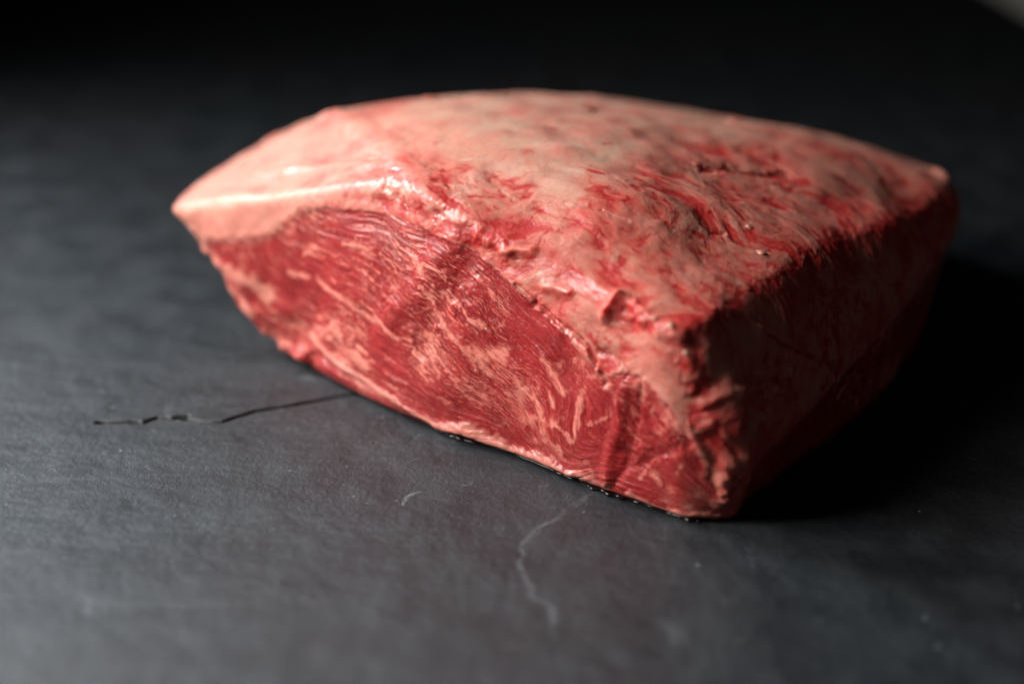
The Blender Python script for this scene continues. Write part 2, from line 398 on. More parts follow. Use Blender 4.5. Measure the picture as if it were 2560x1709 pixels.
# ------------------------------------------------------------------ relief and tissue masks
def poly_sd(X, poly):
    """signed distance to a polygon (positive inside)"""
    poly = np.asarray(poly); d = np.full(len(X), 1e9); ins = np.zeros(len(X), bool); n = len(poly)
    for k in range(n):
        a, b = poly[k], poly[(k + 1) % n]; ab = b - a
        t = np.clip(((X - a) @ ab) / (ab @ ab), 0, 1)
        d = np.minimum(d, np.linalg.norm(X - a - t[:, None] * ab, axis=1))
        c = ((a[1] > X[:, 1]) != (b[1] > X[:, 1])) & (X[:, 0] < (b[0] - a[0]) * (X[:, 1] - a[1]) / (b[1] - a[1] + 1e-15) + a[0])
        ins ^= c
    return np.where(ins, d, -d)

WARP = .0011 * np.stack([fbm(V0, 110, 3, 400), fbm(V0, 110, 3, 404), fbm(V0, 110, 3, 408)], 1)

def gauss_feature(P, poly, wid, jag=0.0, seed=0):
    """soft line mark; width wid (m), ragged by noise"""
    k = near(P, poly, wid * 3.5); out = np.zeros(len(P), np.float32)
    if len(k):
        d, fr = seg_dist(P[k] + WARP[k], poly)
        w = wid * (1 + jag * noise(P[k], 260, seed) + .5 * jag * noise(P[k], 700, seed + 1))
        out[k] = np.exp(-.5 * (d / np.maximum(w, wid * .25)) ** 2 * 1.6)
    return out

def tissue():
    P = V0; n = len(P)
    M = {}
    fs = (P - FA) @ FD; fo = (P - FA) @ FN; up = N0[:, 2]
    X = np.stack([fs, P[:, 2]], 1)
    onface = sstep(-.030, -.022, fo) * sstep(.05, .30, N0 @ FN)
    wob = .0012 * fbm(P, 120, 3, 3) + .0006 * noise(P, 500, 5)
    fk = np.nonzero(onface > .01)[0]
    sd = np.full(n, -1.0); sd[fk] = poly_sd(X[fk], LEAN) + wob[fk]
    soft = .0007 + .0008 * sstep(.08, .05, fs) + .0028 * sstep(.03, -.02, fs)
    lean = sstep(-soft, soft, sd + .25 * soft * 4 * fbm(P, 300, 3, 9)) * onface
    jj = np.tile(np.arange(NR), NC); cc = np.repeat(np.arange(NC), NR)
    below = sstep(2, 10, IL[cc] - jj)                       # underneath the lower edge
    frontcols = cc < KST[9]
    side = (cc >= KST[9]) & (cc < KST[16])
    lean_under = np.where(frontcols & (P[:, 0] > -.09), 0, below)
    lean = np.maximum(lean, lean_under)
    # fibres of the muscle
    fpts = np.concatenate([np.array(L) for L in FIBRES]); fval = np.concatenate([np.full(len(L), float(i)) for i, L in enumerate(FIBRES)])
    fv = tps_fit(fpts * 10, fval, 1e-3)
    psi = np.zeros(n); psi[fk] = fv(X[fk] * 10)
    along = fs * .8 - P[:, 2] * .6
    Q = np.stack([psi, along, fo * 0], 1)
    def str_(a, b, sd_):
        o = np.zeros(n, np.float32); q = Q[fk] * np.array([a, b, 1]); q[:, 0] += .55 * noise(P[fk], 70, sd_) + .3 * noise(P[fk], 220, sd_ + 1)
        o[fk] = noise(q, 1.0, sd_); return o
    s1, s2, s3, s4 = str_(4.5, 50, 1), str_(9, 95, 2), str_(16, 150, 3), str_(24, 220, 4)
    patch = fbm(P, 35, 3, 11); grit = noise(P, 800, 12); grain = noise(P, 450, 13)
    marble = np.zeros(n, np.float32)
    for i, f in enumerate(FEAT['marble']):
        m = gauss_feature(P, f[0], f[1] / 1000 * .85, .8, i)
        m = m * (1 + .45 * s3 + .40 * s4 + .22 * grain + .2 * grit) + .15 * s2 * (m > .05)
        marble = np.maximum(marble, sstep(.15, .95, m) * .9)
    seam = np.zeros(n, np.float32)
    sid = np.zeros(n, int)
    for i, f in enumerate(FEAT['seam']):
        sm = sstep(.15, .80, gauss_feature(P, f[0], f[1] / 1000, .5, i + 40) * (1 + .25 * grain + .2 * patch))
        sid[sm > seam] = i; seam = np.maximum(seam, sm)
    marble = marble * lean * (1 - lean_under)
    blood_glow = np.zeros(n, np.float32)
    for i, f in enumerate(FEAT['blood_glow']):
        m = gauss_feature(P, f[0], f[1] / 1000, .8, i + 80)
        blood_glow = np.maximum(blood_glow, m)
    blood_glow = sstep(.15, .85, blood_glow * (.75 + 1.1 * fbm(P, 130, 2, 22) + .6 * fbm(P, 420, 2, 21)))
    blood_glow *= 1 - .6 * sstep(.58, .68, P[:, 1] - .15 * P[:, 0])
    pale = np.zeros(n, np.float32)
    for i, f in enumerate(FEAT['pale']):
        pale = np.maximum(pale, gauss_feature(P, f[0], f[1] / 1000, .5, i + 140))
    # fat: lobules where the cap was cut rough, smooth membrane further back
    q = P[:, 0] - .72 * (P[:, 1] - .50)                     # distance towards the near right edge
    rough = sstep(-.010, .050, q + .02 * fbm(P, 30, 2, 90)) * (.30 + .65 * sstep(.66, .57, P[:, 1]))
    rough = np.maximum(rough, .75 * sstep(-.035, -.006, fo) * sstep(-.02, .02, fs - .05))
    rough = np.maximum(rough, (.10 + .85 * sstep(.03, .10, fs)) * onface)
    sidew = side * sstep(16, -14, jj - IR[cc])
    rough = np.maximum(rough, sidew) * (1 - lean)
    Pw = P + .006 * np.stack([noise(P, 45, 31), noise(P, 45, 32), noise(P, 45, 33)], 1)
    st = np.stack([Pw @ FD * .55, Pw @ FN, Pw[:, 2]], 1)
    h1 = fbm(st, 75, 3, 36, .45); h2 = fbm(st, 190, 3, 37)
    blotch = fbm(P, 45, 4, 50); fine = fbm(P, 330, 3, 55)
    vein = 1 - sstep(.0, .035, np.abs(fbm(st, 48, 4, 44, .6)))
    crack = vein * sstep(-.05, .25, blotch + .3 * h1)
    F1, F2, cv = worley(np.stack([Pw @ FD * .5, Pw @ FN, Pw[:, 2]], 1) + .0012 * np.stack([noise(P, 300, 34), noise(P, 300, 35), noise(P, 300, 38)], 1), 150, 3)
    edge = 1 - sstep(.02, .16, F2 - F1)
    h3 = fbm(st, 330, 3, 39)
    red = -.55 * h1 - .75 * h2 - .35 * h3 + .40 * blotch + .2 * fine
    autob = rough * (sstep(.14, .50, red) * .85 + .75 * edge * sstep(-.12, .22, red + .25 * fine) + .35 * crack)
    autob += (1 - rough) * (.34 * sstep(.10, .45, blotch + .3 * h2) + .25 * edge * sstep(.0, .35, blotch + .4 * h1) + .2 * crack)
    blood_glow = np.clip(np.maximum(blood_glow, autob), 0, 1) * (1 - .85 * lean)
    # displacement along the normal
    d = .0014 * fbm(P, 24, 2, 70) + .0004 * fbm(P, 80, 2, 71) * (1 - lean)
    rimg = np.where(side, np.exp(-((jj - IR[cc]) / 40) ** 2), 0)
    d += rough * (1 - .75 * rimg) * (.0007 * h1 + .00042 * h2 + .00012 * h3 - .00004 * crack)
    d += .0020 * fbm(P, 70, 2, 95) * sstep(-.05, -.09, P[:, 0]) * sstep(.045, .02, P[:, 2])
    d += (1 - lean) * (.00010 * fine + (1 - rough) * .0003 * h1)
    d += lean * (1 - lean_under) * (.00022 * s1 + .00018 * s2 + .00010 * s3 + .00005 * s4 + .00015 * marble)
    d += -.00045 * lean * (1 - lean_under) * sstep(-.001, .003, sd) + .0003 * np.exp(-((sd + .0015) / .002) ** 2) * onface
    d += -.00012 * blood_glow * (1 - lean) + .00012 * pale * (1 - lean) + .0009 * fbm(P, 55, 2, 97)
    corner = gauss_feature(P, FEAT['corner'][0][0], FEAT['corner'][0][1] / 1000 * 1.5, .4, 300) * (1 - lean)
    rim2 = gauss_feature(P, FEAT['corner'][1][0], FEAT['corner'][1][1] / 1000 * 1.4, .5, 304)
    corner = np.maximum(corner, .25 * rim2)
    lump = fbm(Pw, 170, 2, 98)
    d += corner * (.0008 + .0022 * lump + .0006 * h3)
    blood_glow = np.maximum(blood_glow, .8 * sidew * sstep(.04, .36, .7 * fbm(P, 55, 3, 102) + .55 * h2) + .55 * rim2 * sstep(-.3, .3, h2))  # red blotches on the side; red edge glow painted along its rim
    blood_glow = np.clip(blood_glow + corner * sstep(.15, -.25, lump) * .9, 0, 1) * (1 - .85 * lean)
    d += .0006 * seam
    for i, f in enumerate(FEAT['groove']):
        d -= f[2] / 1000 * gauss_feature(P, f[0], f[1] / 1000, .7, i + 200)
    for i, f in enumerate(FEAT['ridge']):
        d += f[2] / 1000 * gauss_feature(P, f[0], f[1] / 1000, .25, i + 230)
    d += sidew * (1 - lean) * (1 - .8 * rimg) * (.0016 * fbm(P, 62, 2, 99) + .0010 * h2)
    d *= sstep(.0, .004, P[:, 2])
    V = P + N0 * d[:, None]
    V[:, 2] = np.maximum(V[:, 2], .0002)
    M['lean'] = lean; M['marble'] = marble; M['seam'] = seam; M['blood_glow'] = blood_glow; M['pale'] = .5 * pale * (1 - lean)
    M['fibre'] = .45 * s2 + .35 * s3 + .3 * s4; M['right'] = sstep(.085, .150, fs); M['psi'] = psi; M['along'] = along; M['blotch'] = .5 + .7 * h1 + .7 * h2 + .5 * h3; M['rough'] = rough
    M['facet'] = sstep(-.02, -.06, P[:, 0] + .25 * (P[:, 1] - .6))
    return V, M, sid, below, side, frontcols, jj, cc

if (N0[np.argmax(V0[:, 2])][2]) < 0:
    N0 = -N0; QU = QU[:, ::-1]
V1, MASK, SID, BELOW, SIDE, FRONT, JJ, CC = tissue()
N1_ = grid_normals(V1)
if N1_[np.argmax(V1[:, 2])][2] < 0: N1_ = -N1_

# ==== MATERIALS
def mat(name):
    m = bpy.data.materials.new(name); m.use_nodes = True
    nt = m.node_tree; b = nt.nodes['Principled BSDF']
    return m, nt, b
class NT:
    def __init__(s, nt): s.nt = nt
    def n(s, t, **k):
        o = s.nt.nodes.new(t)
        for a, v in k.items(): setattr(o, a, v)
        return o
    def l(s, a, b): s.nt.links.new(a, b)
    def attr(s, name): return s.n('ShaderNodeAttribute', attribute_name=name).outputs['Fac']
    def mix(s, f, a, b):
        o = s.n('ShaderNodeMix', data_type='RGBA')
        for i, v in ((0, f), (6, a), (7, b)):
            if isinstance(v, (int, float)): o.inputs[i].default_value = v
            elif isinstance(v, tuple): o.inputs[i].default_value = (*v, 1)
            else: s.l(v, o.inputs[i])
        return o.outputs[2]
    def math(s, op, a, b=None, c=None, clamp=False):
        o = s.n('ShaderNodeMath', operation=op, use_clamp=clamp)
        for i, v in enumerate((a, b, c)):
            if v is None: continue
            if isinstance(v, (int, float)): o.inputs[i].default_value = v
            else: s.l(v, o.inputs[i])
        return o.outputs[0]
    def noise(s, scale, detail=3, rough=.55, vec=None, col=False):
        o = s.n('ShaderNodeTexNoise'); o.inputs['Scale'].default_value = scale; o.inputs['Detail'].default_value = detail; o.inputs['Roughness'].default_value = rough
        if vec is not None: s.l(vec, o.inputs['Vector'])
        return o.outputs['Color' if col else 'Fac']
    def ramp(s, f, stops):
        o = s.n('ShaderNodeValToRGB'); e = o.color_ramp.elements
        while len(e) < len(stops): e.new(.5)
        for q, (p, c) in zip(e, stops): q.position = p; q.color = (c, c, c, 1) if isinstance(c, (int, float)) else (*c, 1)
        s.l(f, o.inputs[0]); return o.outputs[0]
    def bump(s, h, strength, dist, nrm=None):
        o = s.n('ShaderNodeBump'); o.inputs['Strength'].default_value = strength; o.inputs['Distance'].default_value = dist
        s.l(h, o.inputs['Height'])
        if nrm is not None: s.l(nrm, o.inputs['Normal'])
        return o.outputs[0]

def beef_material():
    m, nt, b = mat('raw_beef'); t = NT(nt)
    geo = t.n('ShaderNodeTexCoord').outputs['Object']
    lean, marb, seam, blood_glow, pale, fib, blot, rough = (t.attr(a) for a in ('lean', 'marble', 'seam', 'blood_glow', 'pale', 'fibre', 'blotch', 'rough'))
    n1 = t.noise(60, 3, vec=geo); n2 = t.noise(420, 2, vec=geo); n3 = t.noise(1500, 1, vec=geo)
    # fat
    fat = t.mix(t.ramp(n1, [(.35, 0), (.68, 1)]), (.39, .225, .160), (.43, .165, .122))
    fat = t.mix(t.math('MULTIPLY', t.attr('facet'), .7), fat, (.50, .190, .145))
    fat = t.mix(t.math('MULTIPLY', rough, t.ramp(blot, [(.25, 1), (.75, .45)])), fat, (.42, .066, .050))
    fat = t.mix(t.math('MULTIPLY', t.ramp(n2, [(.45, 0), (.75, 1)]), t.math('MULTIPLY_ADD', rough, .25, .20)), fat, (.48, .085, .065))
    fat = t.mix(t.math('MULTIPLY', pale, .55, clamp=True), fat, (.62, .42, .33))
    fat = t.mix(t.math('MULTIPLY', blood_glow, .92, clamp=True), fat, (.33, .011, .011))
    # muscle: fibres and marbling follow the grain of the cut
    psi, alo, rgt = t.attr('psi'), t.attr('along'), t.attr('right')
    wcol = t.noise(110, 2, vec=geo, col=True)
    def grain(kp, ka, warp, det=2, ro=.55):
        cv = t.n('ShaderNodeCombineXYZ'); t.l(t.math('MULTIPLY', psi, kp), cv.inputs[0]); t.l(t.math('MULTIPLY', alo, ka), cv.inputs[1])
        wn = t.n('ShaderNodeVectorMath', operation='SCALE'); t.l(wcol, wn.inputs[0]); wn.inputs['Scale'].default_value = warp
        wv = t.n('ShaderNodeVectorMath', operation='ADD'); t.l(cv.outputs[0], wv.inputs[0]); t.l(wn.outputs[0], wv.inputs[1])
        return t.noise(1.0, det, ro, wv.outputs[0])
    ff = grain(46, 230, 7, 2, .6); g1 = grain(7, 44, 3.2, 1); g2 = grain(15, 78, 5.6, 1); g3 = grain(29, 150, 7.5, 1)
    pat = t.noise(34, 2, vec=geo); iso = t.noise(210, 3, .6, geo)
    lc = t.mix(t.ramp(t.math('ADD', t.math('MULTIPLY', g2, .5), t.math('MULTIPLY', n1, .5)), [(.32, 0), (.68, 1)]), (.145, .004, .006), (.345, .019, .020))
    fk = t.math('SUBTRACT', 1.0, t.math('MULTIPLY', rgt, .75))
    lc = t.mix(t.math('MULTIPLY', t.math('MULTIPLY', t.ramp(ff, [(.50, 0), (.72, 1)]), .28), fk), lc, (.52, .105, .09))
    lc = t.mix(t.math('MULTIPLY', t.math('MULTIPLY', t.ramp(ff, [(.25, 1), (.42, 0)]), .55), fk), lc, (.090, .003, .005))
    sm = t.math('ADD', t.math('ADD', t.math('MULTIPLY', g1, .30), t.math('MULTIPLY', g2, .34)), t.math('ADD', t.math('MULTIPLY', g3, .30), t.math('MULTIPLY', pat, .42)))
    st = t.math('MULTIPLY', t.ramp(sm, [(.705, 0), (.83, 1)]), t.math('SUBTRACT', 1.0, t.math('MULTIPLY', rgt, .75)))
    s2 = t.math('ADD', t.math('MULTIPLY', g3, .55), t.math('ADD', t.math('MULTIPLY', ff, .30), t.math('MULTIPLY', pat, .35)))
    st = t.math('MAXIMUM', st, t.math('MULTIPLY', t.ramp(s2, [(.66, 0), (.76, 1)]), .75))
    bl = t.math('ADD', t.math('MULTIPLY', iso, .6), t.math('MULTIPLY', pat, .5))
    st = t.math('MAXIMUM', st, t.math('MULTIPLY', t.math('MULTIPLY', t.ramp(bl, [(.60, 0), (.70, 1)]), rgt), .7))
    st = t.math('MAXIMUM', st, t.math('MULTIPLY', marb, t.ramp(t.math('ADD', t.math('MULTIPLY', g3, .6), t.math('MULTIPLY', iso, .5)), [(.40, .30), (.60, 1)])))
    lc = t.mix(t.math('MULTIPLY', t.ramp(n3, [(.62, 0), (.74, 1)]), .30), lc, (.50, .18, .15))
    mg = t.math('MULTIPLY', st, t.math('ADD', .50, t.math('MULTIPLY', t.math('ADD', n3, iso), .42)), clamp=True)
    lc = t.mix(mg, lc, (.64, .225, .175))
    c = t.mix(lean, fat, lc)
    c = t.mix(t.math('MULTIPLY', t.math('MULTIPLY', seam, .8), t.ramp(n1, [(.3, .6), (.6, 1)])), c, (.56, .215, .165))
    t.l(c, b.inputs['Base Color'])
    t.l(t.math('MULTIPLY', t.attr('deep'), .97), b.inputs['Subsurface Weight'])
    b.subsurface_method = 'RANDOM_WALK'
    b.inputs['Subsurface Radius'].default_value = (1.0, .28, .18)
    b.inputs['Subsurface Scale'].default_value = .0055
    rg = t.mix(lean, t.ramp(n2, [(.3, .42), (.7, .62)]), t.ramp(n2, [(.3, .27), (.7, .44)]))
    t.l(rg, b.inputs['Roughness'])
    b.inputs['IOR'].default_value = 1.40; t.l(t.math('MULTIPLY_ADD', lean, -.18, .5), b.inputs['Specular IOR Level'])
    t.l(t.math('MULTIPLY', t.ramp(n1, [(.42, .08), (.62, 1)]), t.math('MULTIPLY_ADD', lean, -.08, .36)), b.inputs['Coat Weight']); b.inputs['Coat Roughness'].default_value = .11
    h = t.math('ADD', t.math('MULTIPLY', n2, .5), t.math('MULTIPLY', n3, .30))
    h = t.math('ADD', h, t.math('MULTIPLY', t.math('MULTIPLY', ff, t.math('MULTIPLY', lean, fk)), .42))
    mp = t.n('ShaderNodeMapping'); mp.inputs['Rotation'].default_value = (0, 0, math.radians(38)); mp.inputs['Scale'].default_value = (.55, 1, 1)
    wa = t.n('ShaderNodeVectorMath', operation='MULTIPLY_ADD'); t.l(wcol, wa.inputs[0]); wa.inputs[1].default_value = (.008, .008, .008); t.l(geo, wa.inputs[2]); t.l(wa.outputs[0], mp.inputs['Vector'])
    vo = t.n('ShaderNodeTexVoronoi'); vo.inputs['Scale'].default_value = 210; t.l(mp.outputs[0], vo.inputs['Vector'])
    flake = t.noise(330, 2, .7, mp.outputs[0])
    fh = t.math('ADD', t.math('MULTIPLY', t.math('MULTIPLY', vo.outputs['Distance'], -.5), rough), t.math('MULTIPLY', flake, .8))
    fb = t.bump(t.math('MULTIPLY', fh, t.math('SUBTRACT', 1.0, lean)), .30, .0012)
    t.l(t.bump(h, .55, .0007, fb), b.inputs['Normal'])
    t.l(t.bump(n2, .40, .0008), b.inputs['Coat Normal'])
    return m
BEEF = beef_material()

def slate_material():
    m, nt, b = mat('slate'); t = NT(nt)
    geo = t.n('ShaderNodeTexCoord').outputs['Object']
    chalk = t.attr('chalk'); crack = t.attr('crack')
    a1 = t.noise(7, 4, vec=geo); a2 = t.noise(40, 5, vec=geo); a3 = t.noise(1400, 4, .7, geo); a4 = t.noise(3200, 2, .6, geo)
    c = t.mix(t.ramp(a1, [(.35, 0), (.65, 1)]), (.0075, .0102, .0120), (.0130, .0122, .0145))
    c = t.mix(t.math('MULTIPLY', t.ramp(a2, [(.42, 0), (.68, 1)]), .8), c, (.019, .022, .0245))
    c = t.mix(t.math('MULTIPLY', t.ramp(a3, [(.58, 0), (.8, 1)]), .35), c, (.06, .064, .068))
    c = t.mix(t.math('MULTIPLY', chalk, t.ramp(a3, [(.3, .3), (.65, 1)])), c, (.14, .155, .165))
    c = t.mix(crack, c, (.006, .006, .006))
    vo = t.n('ShaderNodeTexVoronoi'); vo.inputs['Scale'].default_value = 190; t.l(geo, vo.inputs['Vector'])
    sp = t.math('MULTIPLY', t.math('LESS_THAN', vo.outputs['Distance'], .075), t.math('GREATER_THAN', t.n('ShaderNodeSeparateColor').outputs[0], .9))
    sx = [x for x in nt.nodes if x.bl_idname == 'ShaderNodeSeparateColor'][0]; t.l(vo.outputs['Color'], sx.inputs[0])
    c = t.mix(t.math('MULTIPLY', sp, .8), c, (.35, .36, .36))
    t.l(c, b.inputs['Base Color'])
    t.l(t.ramp(a2, [(.3, .36), (.7, .50)]), b.inputs['Roughness'])
    b.inputs['IOR'].default_value = 1.5; b.inputs['Specular IOR Level'].default_value = .4
    h = t.math('ADD', t.math('MULTIPLY', a3, .8), t.math('MULTIPLY', a4, .45))
    n = t.bump(t.noise(60, 5, .62, geo), .38, .004)
    n = t.bump(h, .6, .0007, n)
    t.l(n, b.inputs['Normal'])
    return m
SLATE = slate_material()

def simple(name, colr, rough=.6, spec=.5):
    m, nt, b = mat(name); t = NT(nt)
    f = t.noise(14, 5, vec=t.n('ShaderNodeTexCoord').outputs['Object'])
    t.l(t.mix(f, tuple(x * .8 for x in colr), tuple(x * 1.15 for x in colr)), b.inputs['Base Color'])
    b.inputs['Roughness'].default_value = rough; b.inputs['Specular IOR Level'].default_value = spec
    return m

# ------------------------------------------------------------------ linking
def link_mesh(name, V, Fq, material, attrs=None, parent=None, nrm=None):
    me = bpy.data.meshes.new(name)
    me.vertices.add(len(V)); me.vertices.foreach_set('co', np.ascontiguousarray(V, np.float32).ravel())
    k = Fq.shape[1]
    me.loops.add(Fq.size); me.loops.foreach_set('vertex_index', np.ascontiguousarray(Fq, np.int32).ravel())
    me.polygons.add(len(Fq)); me.polygons.foreach_set('loop_start', np.arange(0, Fq.size, k, dtype=np.int32))
    me.polygons.foreach_set('use_smooth', np.ones(len(Fq), bool))
    me.update(calc_edges=True); me.validate(clean_customdata=False)
    for a, v in (attrs or {}).items():
        at = me.attributes.new(a, 'FLOAT', 'POINT'); at.data.foreach_set('value', np.ascontiguousarray(v, np.float32))
    if nrm is not None:
        me.normals_split_custom_set_from_vertices(np.ascontiguousarray(nrm, np.float32))
    me.materials.append(material)
    o = bpy.data.objects.new(name, me); col.objects.link(o)
    if parent: o.parent = parent
    return o

# ------------------------------------------------------------------ slate table top
def slate_table():
    def axis(lo, hi, f0, f1, fine, coarse):
        a = [np.arange(lo, f0, coarse), np.arange(f0, f1, fine), np.arange(f1, hi, coarse), [hi]]
        return np.unique(np.concatenate(a))
    xs = axis(-1.3, .484, -.18, .05, .0005, .006); ys = axis(.02, 2.3, .34, .565, .00045, .006)
    X, Y = np.meshgrid(xs, ys, indexing='ij'); P = np.stack([X, Y, 0 * X], -1).reshape(-1, 3)
    z = .0004 * fbm(P, 9, 2, 300) + .00035 * fbm(P, 38, 3, 301)
    # cleft terraces of split slate
    tz = fbm(P * np.array([1, 1.6, 1]), 11, 4, 310)
    z += .00025 * sstep(-.08, .08, tz - .12) - .0002 * sstep(-.08, .08, tz + .22)
    z *= sstep(.0, .05, np.hypot((P[:, 0] - .03) / 1.0, (P[:, 1] - .62) / .9) - .20) * .85 + .15
    crack = np.zeros(len(P)); chalk = np.zeros(len(P))
    def mark(poly, w, jag, sd, reach=3):
        k = near(P[:, :2], np.asarray(poly), w * reach + .004); o = np.zeros(len(P))
        if len(k):
            q = P[k].copy(); q[:, 0] += jag * (noise(P[k], 220, sd) + .5 * noise(P[k], 600, sd + 1)); q[:, 1] += jag * (noise(P[k], 220, sd + 2) + .5 * noise(P[k], 600, sd + 3))
            d, _ = seg_dist(q[:, :2], poly); ww = w * (1 + (.25 if reach > 3 else .6) * noise(P[k], 90, sd + 4))
            o[k] = np.exp(-.5 * (d / np.maximum(ww, w * .3)) ** 2 * 2)
        return o
    for i, (poly, w) in enumerate(CRACKS): crack = np.maximum(crack, mark(poly, w, .0003, 320 + i, 4))
    for i, (poly, w, s) in enumerate(CHALK): chalk = np.maximum(chalk, s * mark(poly, w, .0012, 340 + 3 * i))
    rs = np.random.RandomState(12)
    for i in range(46):
        p = np.array([rs.uniform(-.18, .05), rs.uniform(.355, .56)]); a_ = rs.normal(.5, .5); L = rs.uniform(.0008, .0045)
        st_ = mark([tuple(p), tuple(p + L * np.array([math.cos(a_), math.sin(a_)]))], rs.uniform(.0002, .00045), .0006, 500 + i)
        chalk = np.maximum(chalk, rs.uniform(.2, .7) * st_); crack = np.maximum(crack, (.55 if i % 5 == 0 else 0) * st_)
    ck = sstep(.35, .7, crack)
    z -= .0028 * ck; z += .0001 * chalk
    P[:, 2] = z - .0004
    nx, ny = len(xs), len(ys)
    a = (np.arange(nx - 1)[:, None] * ny + np.arange(ny - 1)[None]); F = np.stack([a, a + ny, a + ny + 1, a + 1], -1).reshape(-1, 4)
    # sides of the slab
    ring = np.concatenate([np.arange(ny), (np.arange(1, nx) * ny + ny - 1), ((nx - 1) * ny + np.arange(ny - 2, -1, -1)), np.arange(nx - 2, 0, -1) * ny])
    low = P[ring].copy(); low[:, 2] = -.022; b0 = len(P); r = np.arange(len(ring)); r2 = (r + 1) % len(ring)
    F2 = np.stack([ring, ring[r2], b0 + r2, b0 + r], -1)
    V = np.concatenate([P, low]); F = np.concatenate([F, F2])
    z0 = np.zeros(len(low))
    o = link_mesh('table_top', V, F, SLATE, {'chalk': np.concatenate([chalk, z0]), 'crack': np.concatenate([ck, z0])})
    o['kind'] = 'structure'
    return o
# TABLE-BEGIN
CRACKS = [
  ([(-0.1678,0.5137),(-0.1518,0.5144),(-0.1503,0.5134),(-0.1446,0.5185),(-0.1394,0.5175),(-0.1335,0.5194)],0.00170),
  ([(-0.1346,0.5183),(-0.1326,0.5164),(-0.1263,0.5148),(-0.1213,0.5146),(-0.1176,0.5148)],0.00160),
  ([(-0.1176,0.5148),(-0.1143,0.5171),(-0.1061,0.5240),(-0.0965,0.5275),(-0.0856,0.5318),(-0.0759,0.5362),(-0.0666,0.5398),(-0.0542,0.5465)],0.00145),
  ([(-0.1667,0.5275),(-0.1652,0.5268)],0.00050),
]
CHALK = [
  ([(0.0296,0.4573),(0.0203,0.4465),(0.0166,0.4386)],0.00050,0.30),
  ([(0.0166,0.4386),(0.0098,0.4335),(0.0058,0.4260),(0.0025,0.4206),(0.0038,0.4152),(0.0028,0.4094),(0.0043,0.4025)],0.00060,0.60),
  ([(0.0043,0.4025),(0.0073,0.3958),(0.0048,0.3915),(0.0114,0.3872),(0.0132,0.3830),(0.0135,0.3748)],0.00120,0.50),
  ([(0.0296,0.4573),(0.0230,0.4478),(0.0174,0.4406),(0.0111,0.4323),(0.0058,0.4236)],0.00040,0.25),
  ([(0.0493,0.3768),(0.0505,0.3659)],0.00160,0.35),
  ([(-0.0340,0.4573),(-0.0380,0.4552),(-0.0396,0.4478)],0.00060,0.90),
  ([(-0.0189,0.4621),(-0.0148,0.4649)],0.00035,0.80),
  ([(-0.1374,0.3893),(-0.1373,0.3799)],0.00140,0.30),
  ([(-0.3167,0.8767),(-0.3124,0.8650)],0.00900,0.40),
  ([(-0.3016,0.8142),(-0.2967,0.8039)],0.00800,0.25),
  ([(-0.0914,0.5556),(-0.0846,0.5541)],0.00150,0.45),
]
# TABLE-END
slate_table()
fl = np.array([(-4, .2, -.78), (6, .2, -.78), (6, 9, -.78), (-4, 9, -.78)])
f = link_mesh('floor', fl, np.array([[0, 1, 2, 3]]), simple('pale_floor', (.42, .41, .38), .7)); f['kind'] = 'structure'

# ------------------------------------------------------------------ the beef as parts
root = bpy.data.objects.new('beef_roast', None); col.objects.link(root); root.location = (0, 0, 0)
root['label'] = 'thick raw beef cut with pink fat cap and marbled red cut face on slate'; root['category'] = 'meat'

fq = lambda a: a[QU].mean(1)
LEANF = fq(MASK['lean']) ; SEAMF = fq(MASK['seam']); BELF = fq(BELOW); SIDF = fq(SIDE.astype(float)); FROF = fq(FRONT.astype(float))
JF = fq(JJ.astype(float)); CF = QU[:, 0] // NR
aboveR = JF > IR[CF]
reg = np.zeros(len(QU), int)                                   # 0 fat cap
reg[(BELF > .5)] = 3
reg[(SIDF > .5) & ~aboveR & (BELF <= .5)] = 2
reg[(CF >= KST[16]) & ~aboveR] = 3
reg[(LEANF > .5) & (CF < KST[10]) & (BELF <= .5)] = 1
sm_ = (SEAMF > .5) & (reg == 1); reg[sm_] = 4 + SID[QU[:, 0]][sm_]
rg = reg.reshape(NC, NR - 1)
edge = np.zeros((NC, NR), np.float32)
dj = (rg[:, 1:] != rg[:, :-1]); dc = (rg != np.roll(rg, 1, 0))
edge[:, 1:-1][dj] = 1; edge[:, :-1][dc] = 1
k = np.exp(-.5 * (np.arange(-20, 21) / 5.5) ** 2)
pad = np.pad(edge, ((20, 20), (20, 20)), mode='edge')
e1 = np.max([pad[:, 20 + i:20 + i + NR] * k[i + 20] for i in range(-20, 21)], 0)
e2 = np.max([e1[20 + i:20 + i + NC] * k[i + 20] for i in range(-20, 21)], 0)
MASK['deep'] = (1 - e2).reshape(-1)
PARTS = [('fat_cap', 'pale pink fat cap with red patches over the top'), ('cut_face', 'marbled deep red cut face of lean muscle'), ('side_fat', 'shaded end face of mottled fat and red meat'),
         ('underside', 'dark lean underside')] + [('fat_seam', 'narrow strip of pale fat along the lower edge of the cut face')] * len(FEAT['seam'])
for r, (nm, lab) in enumerate(PARTS):
    Fs = QU[reg == r]
    if len(Fs) < 20: continue
    u, inv = np.unique(Fs, return_inverse=True)
    link_mesh(nm, V1[u], inv.reshape(-1, 4), BEEF, {k: v[u] for k, v in MASK.items()}, root, N1_[u])['label'] = lab

